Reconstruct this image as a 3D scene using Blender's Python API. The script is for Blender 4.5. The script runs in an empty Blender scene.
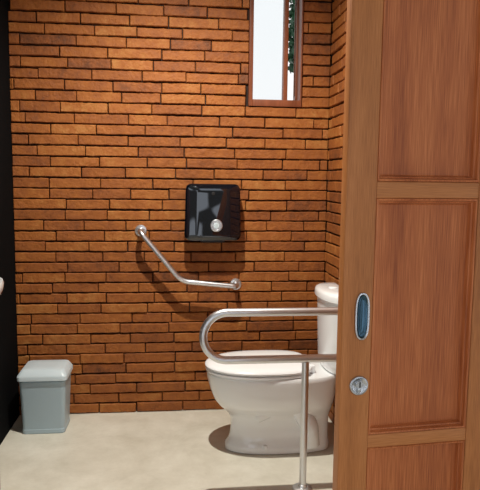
import bpy, bmesh, math, random
from mathutils import Vector, Matrix, noise
random.seed(7)
sc = bpy.context.scene
try:
    sc.view_settings.view_transform = 'Standard'
except Exception:
    pass

# ------------------------------------------------------------ materials
def new_mat(name):
    m = bpy.data.materials.new(name); m.use_nodes = True
    nt = m.node_tree
    return m, nt, nt.nodes['Principled BSDF']

def simple(name, col, rough=0.5, metal=0.0, var=0.08, scale=8, bump=0.0, coat=0.0, bscale=60):
    m, nt, b = new_mat(name)
    tc = nt.nodes.new('ShaderNodeTexCoord')
    n = nt.nodes.new('ShaderNodeTexNoise'); n.inputs['Scale'].default_value = scale
    n.inputs['Detail'].default_value = 5
    nt.links.new(tc.outputs['Object'], n.inputs['Vector'])
    r = nt.nodes.new('ShaderNodeValToRGB')
    r.color_ramp.elements[0].position = .3; r.color_ramp.elements[1].position = .7
    r.color_ramp.elements[0].color = (*[c*(1-var) for c in col], 1)
    r.color_ramp.elements[1].color = (*[min(1, c*(1+var)) for c in col], 1)
    nt.links.new(n.outputs['Fac'], r.inputs['Fac'])
    nt.links.new(r.outputs['Color'], b.inputs['Base Color'])
    b.inputs['Roughness'].default_value = rough
    b.inputs['Metallic'].default_value = metal
    b.inputs['Coat Weight'].default_value = coat
    if bump:
        n2 = nt.nodes.new('ShaderNodeTexNoise'); n2.inputs['Scale'].default_value = bscale
        n2.inputs['Detail'].default_value = 4
        nt.links.new(tc.outputs['Object'], n2.inputs['Vector'])
        bp = nt.nodes.new('ShaderNodeBump'); bp.inputs['Strength'].default_value = bump
        bp.inputs['Distance'].default_value = .002
        nt.links.new(n2.outputs['Fac'], bp.inputs['Height'])
        nt.links.new(bp.outputs['Normal'], b.inputs['Normal'])
    return m

def brick_mat():
    m, nt, b = new_mat('fired_brick')
    at = nt.nodes.new('ShaderNodeAttribute'); at.attribute_name = 'brick_tone'
    tc = nt.nodes.new('ShaderNodeTexCoord')
    n = nt.nodes.new('ShaderNodeTexNoise'); n.inputs['Scale'].default_value = 17; n.inputs['Detail'].default_value = 10
    n.inputs['Roughness'].default_value = .75
    nt.links.new(tc.outputs['Object'], n.inputs['Vector'])
    nb = nt.nodes.new('ShaderNodeTexNoise'); nb.inputs['Scale'].default_value = 1.8; nb.inputs['Detail'].default_value = 2
    nt.links.new(tc.outputs['Object'], nb.inputs['Vector'])
    a = nt.nodes.new('ShaderNodeMath'); a.operation = 'MULTIPLY_ADD'
    nt.links.new(n.outputs['Fac'], a.inputs[0]); a.inputs[1].default_value = 1.15
    s = nt.nodes.new('ShaderNodeMath'); s.operation = 'MULTIPLY_ADD'
    nt.links.new(at.outputs['Fac'], s.inputs[0]); s.inputs[1].default_value = .30; s.inputs[2].default_value = -.45
    s2 = nt.nodes.new('ShaderNodeMath'); s2.operation = 'MULTIPLY_ADD'; s2.inputs[1].default_value = .5
    nt.links.new(nb.outputs['Fac'], s2.inputs[0]); nt.links.new(s.outputs[0], s2.inputs[2])
    nt.links.new(s2.outputs[0], a.inputs[2])
    r = nt.nodes.new('ShaderNodeValToRGB')
    e = r.color_ramp.elements
    e[0].position = .08; e[0].color = (.08, .024, .006, 1)
    e[1].position = .97; e[1].color = (.46, .205, .05, 1)
    x = e.new(.35); x.color = (.235, .066, .010, 1)
    x = e.new(.62); x.color = (.33, .102, .014, 1)
    nt.links.new(a.outputs[0], r.inputs['Fac'])
    nt.links.new(r.outputs['Color'], b.inputs['Base Color'])
    b.inputs['Roughness'].default_value = .7
    n2 = nt.nodes.new('ShaderNodeTexNoise'); n2.inputs['Scale'].default_value = 60; n2.inputs['Detail'].default_value = 8
    nt.links.new(tc.outputs['Object'], n2.inputs['Vector'])
    bp = nt.nodes.new('ShaderNodeBump'); bp.inputs['Strength'].default_value = 1.0; bp.inputs['Distance'].default_value = .005
    nt.links.new(n2.outputs['Fac'], bp.inputs['Height']); nt.links.new(bp.outputs['Normal'], b.inputs['Normal'])
    return m

def wood(name, c0, c1, c2, rough=.45, sc_=(14, 14, .9), seed=0.0):
    m, nt, b = new_mat(name)
    tc = nt.nodes.new('ShaderNodeTexCoord')
    mp = nt.nodes.new('ShaderNodeMapping'); mp.inputs['Scale'].default_value = sc_
    mp.inputs['Location'].default_value = (seed, seed*.7, seed*1.3)
    nt.links.new(tc.outputs['Object'], mp.inputs['Vector'])
    n = nt.nodes.new('ShaderNodeTexNoise'); n.inputs['Scale'].default_value = 1.1; n.inputs['Detail'].default_value = 4
    n.inputs['Distortion'].default_value = .8
    nt.links.new(mp.outputs['Vector'], n.inputs['Vector'])
    mp2 = nt.nodes.new('ShaderNodeMapping'); mp2.inputs['Scale'].default_value = tuple(v*(24 if v > 3 else 9) for v in sc_)
    nt.links.new(tc.outputs['Object'], mp2.inputs['Vector'])
    n2 = nt.nodes.new('ShaderNodeTexNoise'); n2.inputs['Scale'].default_value = 2.0; n2.inputs['Detail'].default_value = 3
    nt.links.new(mp2.outputs['Vector'], n2.inputs['Vector'])
    a = nt.nodes.new('ShaderNodeMath'); a.operation = 'MULTIPLY_ADD'; a.inputs[1].default_value = .48
    nt.links.new(n2.outputs['Fac'], a.inputs[0])
    s = nt.nodes.new('ShaderNodeMath'); s.operation = 'MULTIPLY'; s.inputs[1].default_value = .52
    nt.links.new(n.outputs['Fac'], s.inputs[0]); nt.links.new(s.outputs[0], a.inputs[2])
    r = nt.nodes.new('ShaderNodeValToRGB'); e = r.color_ramp.elements
    e[0].position = .37; e[0].color = (*c0, 1); e[1].position = .63; e[1].color = (*c2, 1)
    x = e.new(.5); x.color = (*c1, 1)
    nt.links.new(a.outputs[0], r.inputs['Fac']); nt.links.new(r.outputs['Color'], b.inputs['Base Color'])
    b.inputs['Roughness'].default_value = rough
    b.inputs['Specular IOR Level'].default_value = .3
    bp = nt.nodes.new('ShaderNodeBump'); bp.inputs['Strength'].default_value = .15; bp.inputs['Distance'].default_value = .001
    nt.links.new(n2.outputs['Fac'], bp.inputs['Height']); nt.links.new(bp.outputs['Normal'], b.inputs['Normal'])
    return m

M_brick = brick_mat()
M_mortar = simple('dark_mortar', (.022, .010, .006), .95, bump=.5)
M_frame = wood('door_frame_wood', (.33, .115, .034), (.46, .17, .050), (.56, .225, .074))
M_panel = wood('door_panel_wood', (.27, .068, .020), (.44, .128, .038), (.60, .205, .068), sc_=(8, 8, .5), seed=3.1)
M_rail = wood('door_rail_wood', (.33, .115, .034), (.46, .17, .050), (.56, .225, .074), sc_=(.9, 14, 14), seed=5.0)
M_winwood = wood('window_wood', (.12, .036, .016), (.20, .06, .026), (.27, .085, .038))
M_jamb = wood('jamb_wood', (.10, .035, .014), (.17, .06, .025), (.22, .08, .035))
M_steel = simple('brushed_steel', (.74, .76, .79), .36, 1.0, .03, 30)
M_chrome = simple('satin_chrome', (.52, .53, .54), .25, 1.0, .03, 30)
M_ceramic = simple('white_ceramic', (.90, .92, .93), .10, 0, .012, 3, coat=.6)
M_seat = simple('white_seat_plastic', (.91, .93, .95), .2, 0, .01, 3)
M_black = simple('gloss_black_plastic', (.002, .004, .008), .03, 0, .1, 3, coat=.8)
M_blackm = simple('matt_black_plastic', (.012, .012, .013), .5, 0, .1, 8)
M_bin = simple('blue_grey_plastic', (.38, .49, .55), .38, 0, .03, 4)
M_lid = simple('pale_grey_plastic', (.58, .68, .73), .35, 0, .03, 4)
M_darkwall = simple('near_black_wall', (.0012, .0015, .002), .95, 0, .3, 4)  # near-black base colour for the whole left wall
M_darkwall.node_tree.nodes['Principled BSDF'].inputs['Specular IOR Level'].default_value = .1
M_plaster = simple('pale_plaster', (.40, .33, .26), .8, 0, .05, 3, bump=.3)
M_wallfront = simple('brown_plaster', (.22, .12, .07), .8, 0, .05, 3)
M_leaf = simple('green_leaf', (.03, .10, .04), .5, 0, .4, 12)
M_key = simple('dark_slot', (.01, .01, .01), .5)
M_pull = simple('dark_blue_recess', (.05, .095, .13), .12, .9, .1, 10)

def floor_mat():
    m, nt, b = new_mat('polished_concrete')
    tc = nt.nodes.new('ShaderNodeTexCoord')
    n = nt.nodes.new('ShaderNodeTexNoise'); n.inputs['Scale'].default_value = 4; n.inputs['Detail'].default_value = 10
    n.inputs['Roughness'].default_value = .72; n.inputs['Distortion'].default_value = .2
    nt.links.new(tc.outputs['Object'], n.inputs['Vector'])
    r = nt.nodes.new('ShaderNodeValToRGB'); e = r.color_ramp.elements
    e[0].position = .3; e[0].color = (.58, .55, .45, 1); e[1].position = .7; e[1].color = (.80, .78, .68, 1)
    nt.links.new(n.outputs['Fac'], r.inputs['Fac']); nt.links.new(r.outputs['Color'], b.inputs['Base Color'])
    n3 = nt.nodes.new('ShaderNodeTexNoise'); n3.inputs['Scale'].default_value = 12; n3.inputs['Detail'].default_value = 5
    nt.links.new(tc.outputs['Object'], n3.inputs['Vector'])
    mr = nt.nodes.new('ShaderNodeMapRange'); mr.inputs['To Min'].default_value = .3; mr.inputs['To Max'].default_value = .5
    nt.links.new(n3.outputs['Fac'], mr.inputs['Value']); nt.links.new(mr.outputs['Result'], b.inputs['Roughness'])
    bp = nt.nodes.new('ShaderNodeBump'); bp.inputs['Strength'].default_value = .15; bp.inputs['Distance'].default_value = .003
    nt.links.new(n3.outputs['Fac'], bp.inputs['Height']); nt.links.new(bp.outputs['Normal'], b.inputs['Normal'])
    return m
M_floor = floor_mat()

def glass_mat():
    m = bpy.data.materials.new('window_glass'); m.use_nodes = True
    nt = m.node_tree; nt.nodes.clear()
    o = nt.nodes.new('ShaderNodeOutputMaterial'); mx = nt.nodes.new('ShaderNodeMixShader')
    t = nt.nodes.new('ShaderNodeBsdfTransparent'); t.inputs['Color'].default_value = (.97, .99, 1, 1)
    g = nt.nodes.new('ShaderNodeBsdfGlossy'); g.inputs['Roughness'].default_value = .05
    mx.inputs['Fac'].default_value = .04
    nt.links.new(t.outputs[0], mx.inputs[1]); nt.links.new(g.outputs[0], mx.inputs[2]); nt.links.new(mx.outputs[0], o.inputs[0])
    return m
M_glass = glass_mat()

# ------------------------------------------------------------ helpers
def link(o): sc.collection.objects.link(o); return o

def mesh_obj(name, verts, faces, mats, parent=None, smooth=False, mi=None, loc=(0, 0, 0), sharp=35):
    me = bpy.data.meshes.new(name)
    me.from_pydata([tuple(v) for v in verts], [], faces)
    for m in (mats if isinstance(mats, list) else [mats]): me.materials.append(m)
    if mi: 
        for p, i in zip(me.polygons, mi): p.material_index = i
    bm = bmesh.new(); bm.from_mesh(me); bmesh.ops.recalc_face_normals(bm, faces=bm.faces)
    if smooth:
        for f in bm.faces: f.smooth = True
        for e in bm.edges:
            if len(e.link_faces) == 2 and e.calc_face_angle(0) > math.radians(sharp): e.smooth = False
    bm.to_mesh(me); bm.free()
    o = link(bpy.data.objects.new(name, me)); o.location = loc
    if parent: o.parent = parent
    return o

def root(name, loc, label, cat, kind=None, rot=0):
    o = link(bpy.data.objects.new(name, None)); o.location = loc; o.rotation_euler = (0, 0, rot)
    o.empty_display_size = .05
    if label: o['label'] = label
    if cat: o['category'] = cat
    if kind: o['kind'] = kind
    return o

def box_data(x0, x1, y0, y1, z0, z1):
    v = [(x0,y0,z0),(x1,y0,z0),(x1,y1,z0),(x0,y1,z0),(x0,y0,z1),(x1,y0,z1),(x1,y1,z1),(x0,y1,z1)]
    f = [(0,3,2,1),(4,5,6,7),(0,1,5,4),(1,2,6,5),(2,3,7,6),(3,0,4,7)]
    return v, f

def boxes(name, lst, mats, parent=None, bevel=0, mi=None):
    V, F, MI = [], [], []
    for k, b in enumerate(lst):
        v, f = box_data(*b); n = len(V); V += v; F += [tuple(i+n for i in q) for q in f]
        MI += [(mi[k] if mi else 0)]*6
    o = mesh_obj(name, V, F, mats, parent, mi=MI)
    if bevel:
        bm = bmesh.new(); bm.from_mesh(o.data)
        bmesh.ops.bevel(bm, geom=bm.edges[:], offset=bevel, segments=3, affect='EDGES', profile=.5)
        for f in bm.faces: f.smooth = True
        bm.to_mesh(o.data); bm.free()
        try: o.data.set_sharp_from_angle(angle=math.radians(50))
        except Exception: pass
    return o

def loft(name, loops, mats, parent=None, cap0=True, cap1=True, smooth=True, sharp=40, mirror=False):
    n = len(loops[0]); V = [p for l in loops for p in l]; F = []
    for i in range(len(loops)-1):
        for j in range(n):
            k = (j+1) % n
            F.append((i*n+j, i*n+k, (i+1)*n+k, (i+1)*n+j))
    if cap0: F.append(tuple(range(n))[::-1])
    if cap1: F.append(tuple((len(loops)-1)*n+j for j in range(n)))
    return mesh_obj(name, V, F, mats, parent, smooth, sharp=sharp)

def disc(name, c, axis, prof, mats, parent, n=40):
    a = Vector(axis).normalized(); t = Vector((0,0,1)) if abs(a.z) < .9 else Vector((1,0,0))
    u = a.cross(t).normalized(); w = a.cross(u); c = Vector(c)
    loops = [[c + a*h + (u*math.cos(2*math.pi*j/n) + w*math.sin(2*math.pi*j/n))*max(r, 1e-4) for j in range(n)] for r, h in prof]
    return loft(name, loops, mats, parent)

def fillet(pts, r, seg=10):
    pts = [Vector(p) for p in pts]; out = [pts[0]]
    rs = r if isinstance(r, list) else [r]*len(pts)
    for i in range(1, len(pts)-1):
        p = pts[i]; a = (pts[i-1]-p).normalized(); b = (pts[i+1]-p).normalized()
        ang = a.angle(b); d = rs[i]/math.tan(ang/2)
        d = min(d, (pts[i-1]-p).length*.5 if i > 1 else 9, (pts[i+1]-p).length*.5 if i < len(pts)-2 else 9)
        rr = d*math.tan(ang/2)
        cen = p + (a+b).normalized()*(rr/math.sin(ang/2))
        s = (p+a*d-cen); e = (p+b*d-cen)
        for k in range(seg+1):
            t = k/seg; th = s.angle(e)
            out.append(cen + (s*math.sin((1-t)*th)+e*math.sin(t*th))/math.sin(th))
    out.append(pts[-1]); return out

def tube(name, path, r, mats, parent, n=20):
    P = [Vector(p) for p in path]; loops = []
    q = [P[0]]
    for p in P[1:]:
        if (p-q[-1]).length > 1e-4: q.append(p)
    P = q
    t0 = (P[1]-P[0]).normalized(); u = t0.orthogonal().normalized()
    for i, p in enumerate(P):
        t = ((P[min(i+1, len(P)-1)]-P[i]).normalized() + (P[i]-P[max(i-1, 0)]).normalized()).normalized()
        u = (u - t*u.dot(t)).normalized(); w = t.cross(u)
        loops.append([p + (u*math.cos(2*math.pi*j/n)+w*math.sin(2*math.pi*j/n))*r for j in range(n)])
    return loft(name, loops, mats, parent)

# ------------------------------------------------------------ brick walls
XL, XR, YW, H = -.832, .857, 3.28, 2.72
CH = .0565
WX0, WX1, WZ0, WZ1 = .41, .70, .004+30*CH-.002, 2.55

def brick_wall(name, mapf, U0, U1, hole, label, backing):
    V, F, MI, T = [], [], [], []
    for b in backing:
        v, f = box_data(*b); n = len(V); V += v; T += [0]*8
        F += [tuple(i+n for i in q) for q in f]; MI += [0]*6
    ch = CH; z = .004; row = 0
    while z < H-.02:
        gap = random.uniform(.0060, .0074)
        z1 = min(z+ch-gap, H)
        u = U0 - random.uniform(0, .25)
        while u < U1:
            L = random.uniform(.20, .285)
            segs = [(max(u, U0), min(u+L-random.uniform(.003, .006), U1))]
            if hole and z1 > hole[2]+.004 and z < hole[3]-.004:
                ns = []
                for a, b in segs:
                    if b <= hole[0] or a >= hole[1]: ns.append((a, b)); continue
                    if a < hole[0]: ns.append((a, hole[0]-.001))
                    if b > hole[1]: ns.append((hole[1]+.001, b))
                segs = ns
            for a, b in segs:
                if b-a < .015: continue
                pro = .0165+random.uniform(-.004, .004); tone = random.random()
                if random.random() < .03: tone = -.25
                tilt = random.uniform(-.0013, .0013); dz = random.uniform(-.0010, .0010)
                hz0 = random.uniform(-.0010, .0012); hz1 = random.uniform(-.0020, .0008)
                sd = random.uniform(0, 50)
                nx = max(2, int((b-a)/.012)); n0 = len(V)
                fz = [0, .07, .36, .64, .93, 1]; nz = 5
                def edgez(i, j):
                    uu = a+(b-a)*i/nx
                    if i == 1: uu = a+.0035
                    if i == nx-1: uu = b-.0035
                    zz = (z+hz0)+(z1+hz1-z-hz0)*fz[j]+dz+tilt*(i/nx-.5)*2
                    k = 0
                    if j < 2: k = noise.fractal(Vector((uu*30, sd, 0)), 1, 2, 3)*.0020
                    if j > 3: k = noise.fractal(Vector((uu*30, sd+9, 3)), 1, 2, 3)*.0020
                    return uu, zz+k
                for j in range(nz+1):
                    for i in range(nx+1):
                        uu, zz = edgez(i, j)
                        edge = (i in (0, nx)) + (j in (0, nz))
                        nv = noise.noise(Vector((uu*25, zz*40, row*.37+sd)))
                        w = pro - (.0032 if edge else 0)*(1+.8*random.random()) + nv*.0016
                        if edge:
                            zz += random.uniform(-.0008, .0008)
                            if edge == 2: w -= .002
                        V.append(mapf(uu, zz, w)); T.append(tone)
                W = nx+1
                for j in range(nz):
                    for i in range(nx):
                        F.append((n0+j*W+i, n0+j*W+i+1, n0+(j+1)*W+i+1, n0+(j+1)*W+i)); MI.append(1)
                ring = [(i, 0) for i in range(nx)]+[(nx, j) for j in range(nz)]+[(i, nz) for i in range(nx, 0, -1)]+[(0, j) for j in range(nz, 0, -1)]
                n1 = len(V)
                for i, j in ring:
                    uu, zz = edgez(i, j)
                    V.append(mapf(uu, zz, -.002)); T.append(tone)
                for k in range(len(ring)):
                    k2 = (k+1) % len(ring)
                    i, j = ring[k]; i2, j2 = ring[k2]
                    F.append((n0+j*W+i, n1+k, n1+k2, n0+j2*W+i2)); MI.append(1)
            u += L
        z += ch; row += 1
    me = bpy.data.meshes.new(name); me.from_pydata([tuple(v) for v in V], [], F)
    me.materials.append(M_mortar); me.materials.append(M_brick)
    for p, i in zip(me.polygons, MI): p.material_index = i; p.use_smooth = (i == 1)
    at = me.attributes.new('brick_tone', 'FLOAT', 'POINT')
    for i, t in enumerate(T): at.data[i].value = t
    bm = bmesh.new(); bm.from_mesh(me); bmesh.ops.recalc_face_normals(bm, faces=bm.faces)
    for e in bm.edges:
        if len(e.link_faces) == 2 and e.calc_face_angle(0) > math.radians(28): e.smooth = False
    bm.to_mesh(me); bm.free()
    o = link(bpy.data.objects.new(name, me)); o['kind'] = 'structure'; o['label'] = label
    return o

T_ = .16
brick_wall('wall_back', lambda u, z, w: (u, YW-w+.016, z), XL, XR, (WX0, WX1, WZ0, WZ1),
    'orange-brown thin fired brick wall with dark recessed joints',
    [(XL-.1, WX0, YW+.016, YW+T_, 0, H), (WX1, XR+T_, YW+.016, YW+T_, 0, H),
     (WX0, WX1, YW+.016, YW+T_, 0, WZ0), (WX0, WX1, YW+.016, YW+T_, WZ1, H)])
brick_wall('wall_right', lambda u, z, w: (XR-w+.016, u, z), 1.70, YW-.003, None,
    'orange-brown thin fired brick wall with dark recessed joints',
    [(XR+.016, XR+T_, 1.70, YW+.016, 0, H)])
def struct(o, label): o['kind'] = 'structure'; o['label'] = label; return o
struct(boxes('wall_left', [(XL-T_, XL, 1.70, YW+.016, 0, H)], M_darkwall), 'near-black side wall')
struct(boxes('wall_front', [(-2.2, -.56, 1.56, 1.70, 0, H), (.50, 2.2, 1.56, 1.70, 0, H), (-.56, .50, 1.56, 1.70, 2.2, H)], M_wallfront), 'brown plastered wall around the doorway')
struct(boxes('floor', [(-2.2, 2.2, -1.5, YW+T_, -.08, 0)], M_floor), 'cream polished concrete floor with faint mottling')
struct(boxes('ceiling', [(-2.2, 2.2, -.6, YW+T_, H, H+.08)], M_plaster), 'pale plastered ceiling with an added outer part that blocks sky light')  # unseen outer part over the walkway is added to cut the sky fill
struct(boxes('trim_1', [(-.56, -.494, 1.54, 1.72, 0, 2.2)], M_jamb, bevel=.003), 'brown wooden doorway jamb')

# ------------------------------------------------------------ window
win = root('window_1', (WX0, YW+.02, WZ0), 'narrow reddish wooden window with a bright pane and an open casement', None, 'structure')
ww, wh = WX1-WX0, WZ1-WZ0
fw = .022
boxes('window_frame', [(0, fw, -.03, .06, 0, wh), (ww-.008, ww, -.03, .06, 0, wh), (fw, ww-.008, -.03, .06, 0, .036), (fw, ww-.008, -.03, .06, wh-.04, wh)], M_winwood, win, bevel=.002)
boxes('mullion', [(.190, .212, -.025, .030, .036, wh-.04)], M_winwood, win, bevel=.002)
boxes('window_pane', [(fw, .190, .012, .016, .036, wh-.04)], M_glass, win)
sash = root('casement_sash', (ww-.010, .065, .05), None, None); sash.parent = win; sash.rotation_euler = (0, 0, math.radians(-99))
sh = wh-.10
boxes('sash_frame', [(-.25, -.225, -.008, .008, 0, sh), (-.025, 0, -.008, .008, 0, sh), (-.225, -.025, -.008, .008, 0, .03), (-.225, -.025, -.008, .008, sh-.03, sh)], M_winwood, sash, bevel=.002)
boxes('sash_pane', [(-.225, -.025, -.002, .002, .03, sh-.03)], M_glass, sash)

# foliage outside
V, F = [], []
for k in range(5500):
    c = Vector((random.uniform(1.075, 1.6), random.gauss(5.6, .06), random.uniform(2.34, 3.6)))
    d = Vector((random.uniform(-.2, 1), random.uniform(-1, 1), random.uniform(-1, .4))).normalized()
    s = d.cross(Vector((random.random(), random.random(), 1))).normalized()
    L = random.uniform(.05, .09); n = len(V)
    V += [c, c+d*L*.4+s*L*.3, c+d*L, c+d*L*.4-s*L*.3]; F.append((n, n+1, n+2, n+3))
n = len(V); v, f = box_data(1.36, 1.44, 5.56, 5.64, 0, 3.2); V += v; F += [tuple(i+n for i in q) for q in f]
tr = mesh_obj('leafy_tree', V, F, M_leaf); tr['kind'] = 'stuff'; tr['label'] = 'dark green leafy tree outside the window'; tr['category'] = 'tree'
g = struct(boxes('ground', [(-3, 4, YW+T_, 8, -.08, 0)], M_leaf), 'green ground outside')

# ------------------------------------------------------------ sliding door
DX, DY, DR = .418, 1.414, math.radians(5)
door = root('door_1', (DX, DY, .012), 'reddish-brown panelled timber sliding door with flush pull', None, 'structure', DR)
sw, pw, cs = .078, .277, .088
DWid = sw*2+cs+pw*2; DH = 2.12; TH = .036
colsx = [(sw, sw+pw), (sw+pw+cs, sw+2*pw+cs)]
rowsz = [(.14, .61), (.644, 1.248), (1.288, 2.02)]
boxes('stile', [(0, sw, 0, TH, 0, DH)], M_frame, door, bevel=.0025)
boxes('stile', [(sw+pw, sw+pw+cs, 0, TH, 0, DH)], M_frame, door, bevel=.0025)
boxes('stile', [(DWid-sw, DWid, 0, TH, 0, DH)], M_frame, door, bevel=.0025)
for a, b in colsx:
    for z0, z1 in [(0, .14), (.61, .644), (1.248, 1.288), (2.02, DH)]:
        boxes('rail', [(a, b, .0015, TH-.0015, z0, z1)], M_rail, door, bevel=.002)
    for z0, z1 in rowsz:
        def rect(i, y): return [Vector((a+i, y, z0+i)), Vector((b-i, y, z0+i)), Vector((b-i, y, z1-i)), Vector((a+i, y, z1-i))]
        loft('panel', [rect(0, .034), rect(0, .005), rect(.002, .001), rect(.006, .002), rect(.009, .012), rect(.012, .013), rect(.015, .024), rect(.017, .026), rect(.020, .026)],
             M_panel, door, smooth=False)
def oval(cx, cz, hx, hz, y, n=48):
    out = []
    for k in range(n):
        t = 2*math.pi*k/n; c, s = math.cos(t), math.sin(t)
        out.append(Vector((cx+hx*(abs(c)**.8)*(1 if c >= 0 else -1), y, cz+hz*(abs(s)**.62)*(1 if s >= 0 else -1))))
    return out
pull = root('flush_pull', (.050, 0, .955), None, None); pull.parent = door
loft('pull_rim', [oval(0, 0, .0195, .060, .001), oval(0, 0, .0195, .060, -.003), oval(0, 0, .0185, .059, -.006), oval(0, 0, .0155, .0562, -.0068), oval(0, 0, .0140, .0545, -.0055)], M_chrome, pull, cap0=True, cap1=False)
loft('pull_recess', [oval(0, 0, .0141, .0546, -.0056), oval(0, 0, .0125, .053, -.0030), oval(0, 0, .0095, .050, -.0012), oval(0, 0, .006, .046, -.0004), oval(0, 0, .002, .04, -.0002)], M_pull, pull, cap0=False)
lock = root('door_lock', (.048, 0, .778), None, None); lock.parent = door
disc('escutcheon', (0, .001, 0), (0, -1, 0), [(.0255, 0), (.0255, .003), (.0235, .0060), (.0205, .0065), (.0185, .0048), (.012, .0036), (.0005, .0034)], M_chrome, lock)
disc('lock_cylinder', (0, -.0020, .004), (0, -1, 0), [(.0095, 0), (.0095, .006), (.0085, .007), (.0005, .007)], M_chrome, lock)
boxes('key_slot', [(-.0016, .0016, -.0100, -.008, -.003, .011)], M_key, lock)
boxes('cylinder_tail', [(-.005, .005, -.0085, -.003, -.016, -.003)], M_chrome, lock, bevel=.002)

# ------------------------------------------------------------ toilet
TY = 2.80
toi = root('toilet', (0, TY, 0), 'white ceramic close-coupled toilet with lid closed', 'toilet')
def egg(xf, xb, hw, z, n=64, ef=2.1, eb=3.2, split=.52):
    xc = xf+(xb-xf)*split; out = []
    for k in range(n):
        t = 2*math.pi*k/n; c, s = math.cos(t), math.sin(t)
        e = ef if c < 0 else eb; a = (xc-xf) if c < 0 else (xb-xc)
        x = xc + a*math.copysign(abs(c)**(2/e), c); y = hw*math.copysign(abs(s)**(2/e), s)
        out.append(Vector((x, y, z)))
    return out
secs = [(.262, .765, .102, 0), (.257, .770, .107, .004), (.257, .77, .107, .026), (.261, .768, .103, .034), (.274, .765, .094, .050), (.282, .765, .087, .08), (.284, .765, .085, .12),
        (.282, .765, .087, .155), (.272, .77, .096, .178), (.251, .775, .114, .198), (.226, .78, .136, .222), (.205, .785, .153, .250), (.190, .79, .166, .282),
        (.179, .79, .175, .315), (.171, .795, .180, .345), (.166, .80, .182, .368), (.165, .80, .183, .385), (.171, .795, .178, .392)]
loft('bowl', [egg(a, b, h, z, ef=2.3, eb=3.0) for a, b, h, z in secs], M_ceramic, toi)
for s in (-1, 1):
    P = [Vector((.40, s*.062, .19)), Vector((.50, s*.076, .235)), Vector((.60, s*.080, .22)), Vector((.655, s*.078, .13)), Vector((.665, s*.074, .03))]
    tube('trapway', fillet(P, .06, 8), .044, M_ceramic, toi, 24)
    disc('bolt_cap', (.44, s*.094, .026), (0, 0, 1), [(.013, 0), (.013, .010), (.010, .018), (.0005, .021)], M_seat, toi, 20)
loft('seat', [egg(.170, .655, .176, .3925), egg(.162, .66, .184, .395), egg(.160, .662, .186, .402), egg(.164, .66, .183, .407)], M_seat, toi)
def lidl(i, z): return egg(.158+i, .665-i*.6, .187-i, z, eb=3.4)
loft('lid', [lidl(.006, .4115), lidl(0, .4130), lidl(-.001, .421), lidl(.003, .427), lidl(.014, .432), lidl(.05, .438), lidl(.11, .441), lidl(.17, .442)], M_seat, toi)
boxes('hinge', [(.645, .675, -.095, -.055, .392, .430)], M_seat, toi, bevel=.006)
boxes('hinge', [(.645, .675, .055, .095, .392, .430)], M_seat, toi, bevel=.006)
def tank(xf, hw, z, xb=.835):
    n = 48; out = []
    for k in range(n):
        t = -math.pi/2 + math.pi*k/(n-1)
        c, s = math.cos(t), math.sin(t)
        out.append(Vector((xb - (xb-xf)*abs(c)**.55, hw*math.copysign(abs(s)**.9, s), z)))
    return out
loft('tank', [tank(.745, .13, .385), tank(.730, .160, .40), tank(.722, .173, .44), tank(.716, .180, .60), tank(.712, .183, .738)], M_ceramic, toi, sharp=50)
loft('tank_lid', [tank(.705, .188, .739, .838), tank(.700, .193, .743, .838), tank(.700, .193, .766, .838), tank(.705, .188, .776, .836), tank(.719, .173, .782, .83), tank(.75, .12, .785, .82)], M_ceramic, toi, sharp=50)
disc('flush_button', (.775, 0, .784), (0, 0, 1), [(.022, 0), (.022, .004), (.019, .006), (.0005, .006)], M_seat, toi, 28)

# ------------------------------------------------------------ pedestal basin against the dark side wall
bs = root('wash_basin', (XL, 2.40, 0), 'white ceramic pedestal basin against the dark side wall', 'sink')
def dsh(px, hy, z, x0=.002, n=40):
    return [Vector((x0+(px-x0)*abs(math.cos(t))**.7, hy*math.copysign(abs(math.sin(t))**.85, math.sin(t)), z)) for t in [-math.pi/2+math.pi*k/(n-1) for k in range(n)]]
zb_ = .875
loft('basin_bowl', [dsh(.05, .09, zb_-.17), dsh(.09, .15, zb_-.15), dsh(.122, .22, zb_-.10), dsh(.142, .255, zb_-.055), dsh(.151, .27, zb_-.035), dsh(.154, .272, zb_-.010), dsh(.150, .268, zb_), dsh(.138, .254, zb_, .02), dsh(.132, .245, zb_-.012, .028), dsh(.11, .18, zb_-.07, .04), dsh(.08, .08, zb_-.085, .05)], M_ceramic, bs)
loft('pedestal', [dsh(.085, .085, 0), dsh(.082, .082, .02), dsh(.062, .065, .10), dsh(.058, .06, .45), dsh(.070, .08, .715)], M_ceramic, bs)
disc('basin_drain', (.066, 0, zb_-.0835), (0, 0, 1), [(.016, 0), (.016, .003), (.0005, .003)], M_chrome, bs, 24)

# ------------------------------------------------------------ U shaped support rail with leg
RY = 2.375
ur = root('support_rail', (.55, RY, 0), 'stainless steel U-shaped toilet support rail with floor leg', 'grab rail')
zt, zb, xl = .765, .567, .125; o = .55
rr = (zt-zb)/2
path = [Vector((XR-.004-o, 0, zt)), Vector((xl+rr-o, 0, zt))]
for k in range(1, 25):
    t = math.pi*k/24
    path.append(Vector((xl+rr-o-rr*math.sin(t), 0, (zt+zb)/2+rr*math.cos(t))))
path.append(Vector((XR-.004-o, 0, zb)))
tube('rail_tube', path, .0165, M_steel, ur, 28)
tube('leg', [(0, 0, .006), (0, 0, zb-.012)], .0150, M_steel, ur, 24)
disc('foot_flange', (0, 0, 0), (0, 0, 1), [(.042, 0), (.042, .004), (.038, .008), (.019, .010), (.017, .02), (.0155, .021)], M_steel, ur)
boxes('wall_plate', [(XR-.010-o, XR-.002-o, -.05, .05, zb-.06, zt+.06)], M_steel, ur, bevel=.003)

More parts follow.
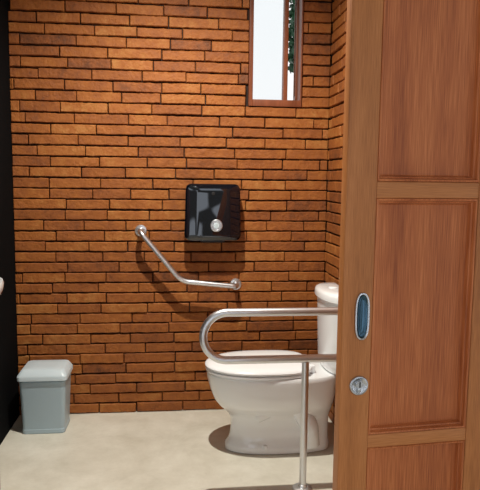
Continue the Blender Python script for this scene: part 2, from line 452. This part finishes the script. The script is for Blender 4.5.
# ------------------------------------------------------------ angled grab bar on back wall
gb = root('angled_grab_bar', (.05, YW, .76), 'angled stainless steel grab bar screwed to the brick wall', 'grab rail')
def rel(p): return Vector(p)-Vector((.05, YW, .76))
GY = YW-.085
pts = [rel((-.168, YW, 1.02)), rel((-.168, GY, 1.02)), rel((.050, GY, .755)), rel((.352, GY, .723)), rel((.352, YW, .723))]
tube('bar_tube', fillet(pts, [0, .03, .11, .03, 0], 12), .0140, M_steel, gb, 24)
for x, z in [(-.168, 1.02), (.352, .723)]:
    disc('wall_flange', rel((x, YW+.008, z)), (0, -1, 0), [(.033, 0), (.033, .010), (.030, .015), (.018, .017), (.015, .022)], M_steel, gb)

# ------------------------------------------------------------ paper dispenser
dp = root('towel_dispenser', (.216, YW, 1.122), 'glossy black plastic wall dispenser with round silver badge', 'dispenser')
def rr_(hwt, hwb, z0, z1, y, rad=.03, n=7):
    out = []
    cs_ = [(hwb-rad, z0+rad, -90), (hwt-rad, z1-rad, 0), (-hwt+rad, z1-rad, 90), (-hwb+rad, z0+rad, 180)]
    for cx, cz, a0 in cs_:
        for k in range(n+1):
            a = math.radians(a0+90*k/n); out.append(Vector((cx+rad*math.cos(a), y, cz+rad*math.sin(a))))
    return out
loft('dispenser_back', [rr_(.140, .144, -.150, .150, .008, .02), rr_(.140, .144, -.150, .150, -.03, .02)], M_blackm, dp)
loft('dispenser_cover', [rr_(.146, .152, -.147, .155, -.031, .030), rr_(.146, .152, -.147, .155, -.085, .030), rr_(.144, .150, -.145, .153, -.096, .030), rr_(.136, .142, -.138, .145, -.103, .028),
      rr_(.090, .096, -.128, .130, -.1125, .02), rr_(.082, .088, -.120, .120, -.1135, .02)], M_black, dp, sharp=14)
loft('paper_slot', [rr_(.055, .065, -.158, -.147, -.03, .005), rr_(.055, .065, -.158, -.147, -.085, .005)], M_blackm, dp)
disc('badge', (.018, -.111, -.065), (0, -1, 0), [(.033, 0), (.033, .006), (.030, .009), (.024, .009), (.022, .007), (.0005, .007)], M_steel, dp)
disc('badge_centre', (.018, -.1175, -.065), (0, -1, 0), [(.017, 0), (.015, .003), (.0005, .0035)], M_lid, dp)
disc('cover_lock', (0, -.108, .105), (0, -1, 0), [(.009, 0), (.009, .008), (.0005, .009)], M_blackm, dp, 20)

# ------------------------------------------------------------ pedal bin
bn = root('waste_bin', (-.652, 3.118, 0), 'blue-grey plastic pedal bin with pale domed lid', 'bin')
def rrp(hx, hy, z, rad=.022, n=7, ox=0, oy=0):
    out = []
    for cx, cy, a0 in [(hx-rad, -hy+rad, -90), (hx-rad, hy-rad, 0), (-hx+rad, hy-rad, 90), (-hx+rad, -hy+rad, 180)]:
        for k in range(n+1):
            a = math.radians(a0+90*k/n); out.append(Vector((cx+ox+rad*math.cos(a), cy+oy+rad*math.sin(a), z)))
    return out
loft('bin_body', [rrp(.104, .086, 0), rrp(.107, .089, .004), rrp(.107, .089, .022), rrp(.105, .087, .024), rrp(.115, .098, .274), rrp(.110, .094, .276), rrp(.110, .094, .288)], M_bin, bn, sharp=30)
loft('bin_lid', [rrp(.120, .104, .281), rrp(.124, .108, .283), rrp(.124, .108, .302), rrp(.121, .105, .308), rrp(.106, .088, .330, oy=.008), rrp(.100, .082, .333, oy=.008), rrp(.05, .04, .334, .02, oy=.008)], M_lid, bn, sharp=30)

# ------------------------------------------------------------ lights
def light(name, typ, loc, energy, col, size=.1, rot=(0, 0, 0)):
    l = bpy.data.lights.new(name, typ); l.energy = energy; l.color = col
    if typ == 'AREA': l.size = size; l.shape = 'DISK'
    elif typ != 'SUN': l.shadow_soft_size = size
    o = link(bpy.data.objects.new(name, l)); o.location = loc; o.rotation_euler = rot
    return o
L = light('ceiling_downlight', 'SPOT', (.03, 2.34, 2.62), 210, (1, .95, .85), .015)
L.data.spot_size = math.radians(160); L.data.spot_blend = 1.0

w = bpy.data.worlds.new('World'); sc.world = w; w.use_nodes = True
nt = w.node_tree; bg = nt.nodes['Background']
tc = nt.nodes.new('ShaderNodeTexCoord'); sp = nt.nodes.new('ShaderNodeSeparateXYZ')
nt.links.new(tc.outputs['Generated'], sp.inputs[0])
mr = nt.nodes.new('ShaderNodeMapRange'); mr.inputs['From Min'].default_value = -.2; mr.inputs['From Max'].default_value = .5
nt.links.new(sp.outputs['Y'], mr.inputs['Value'])
ns = nt.nodes.new('ShaderNodeTexNoise'); ns.inputs['Scale'].default_value = 6; ns.inputs['Detail'].default_value = 1
nt.links.new(tc.outputs['Generated'], ns.inputs['Vector'])
rp = nt.nodes.new('ShaderNodeValToRGB'); e = rp.color_ramp.elements
e[0].position = .50; e[0].color = (.16, .14, .11, 1); e[1].position = .56; e[1].color = (1.5, 1.62, 1.8, 1)
nt.links.new(ns.outputs['Fac'], rp.inputs['Fac'])
mx = nt.nodes.new('ShaderNodeMix'); mx.data_type = 'RGBA'
nt.links.new(mr.outputs['Result'], mx.inputs['Factor']); nt.links.new(rp.outputs['Color'], mx.inputs['A']); mx.inputs['B'].default_value = (1, 1, 1, 1)
nt.links.new(mx.outputs['Result'], bg.inputs['Color']); bg.inputs['Strength'].default_value = 1.05

# ------------------------------------------------------------ camera
cam = bpy.data.cameras.new('camera'); cam.sensor_fit = 'HORIZONTAL'; cam.sensor_width = 36; cam.lens = 45
co = link(bpy.data.objects.new('camera', cam))
yaw, pitch, roll = math.radians(6.5), math.radians(6.2), math.radians(.7)
co.matrix_world = Matrix.Translation((0, 0, 1.3)) @ Matrix.Rotation(-yaw, 4, 'Z') @ Matrix.Rotation(math.pi/2-pitch, 4, 'X') @ Matrix.Rotation(roll, 4, 'Z')
cam.clip_start = .05
sc.camera = co
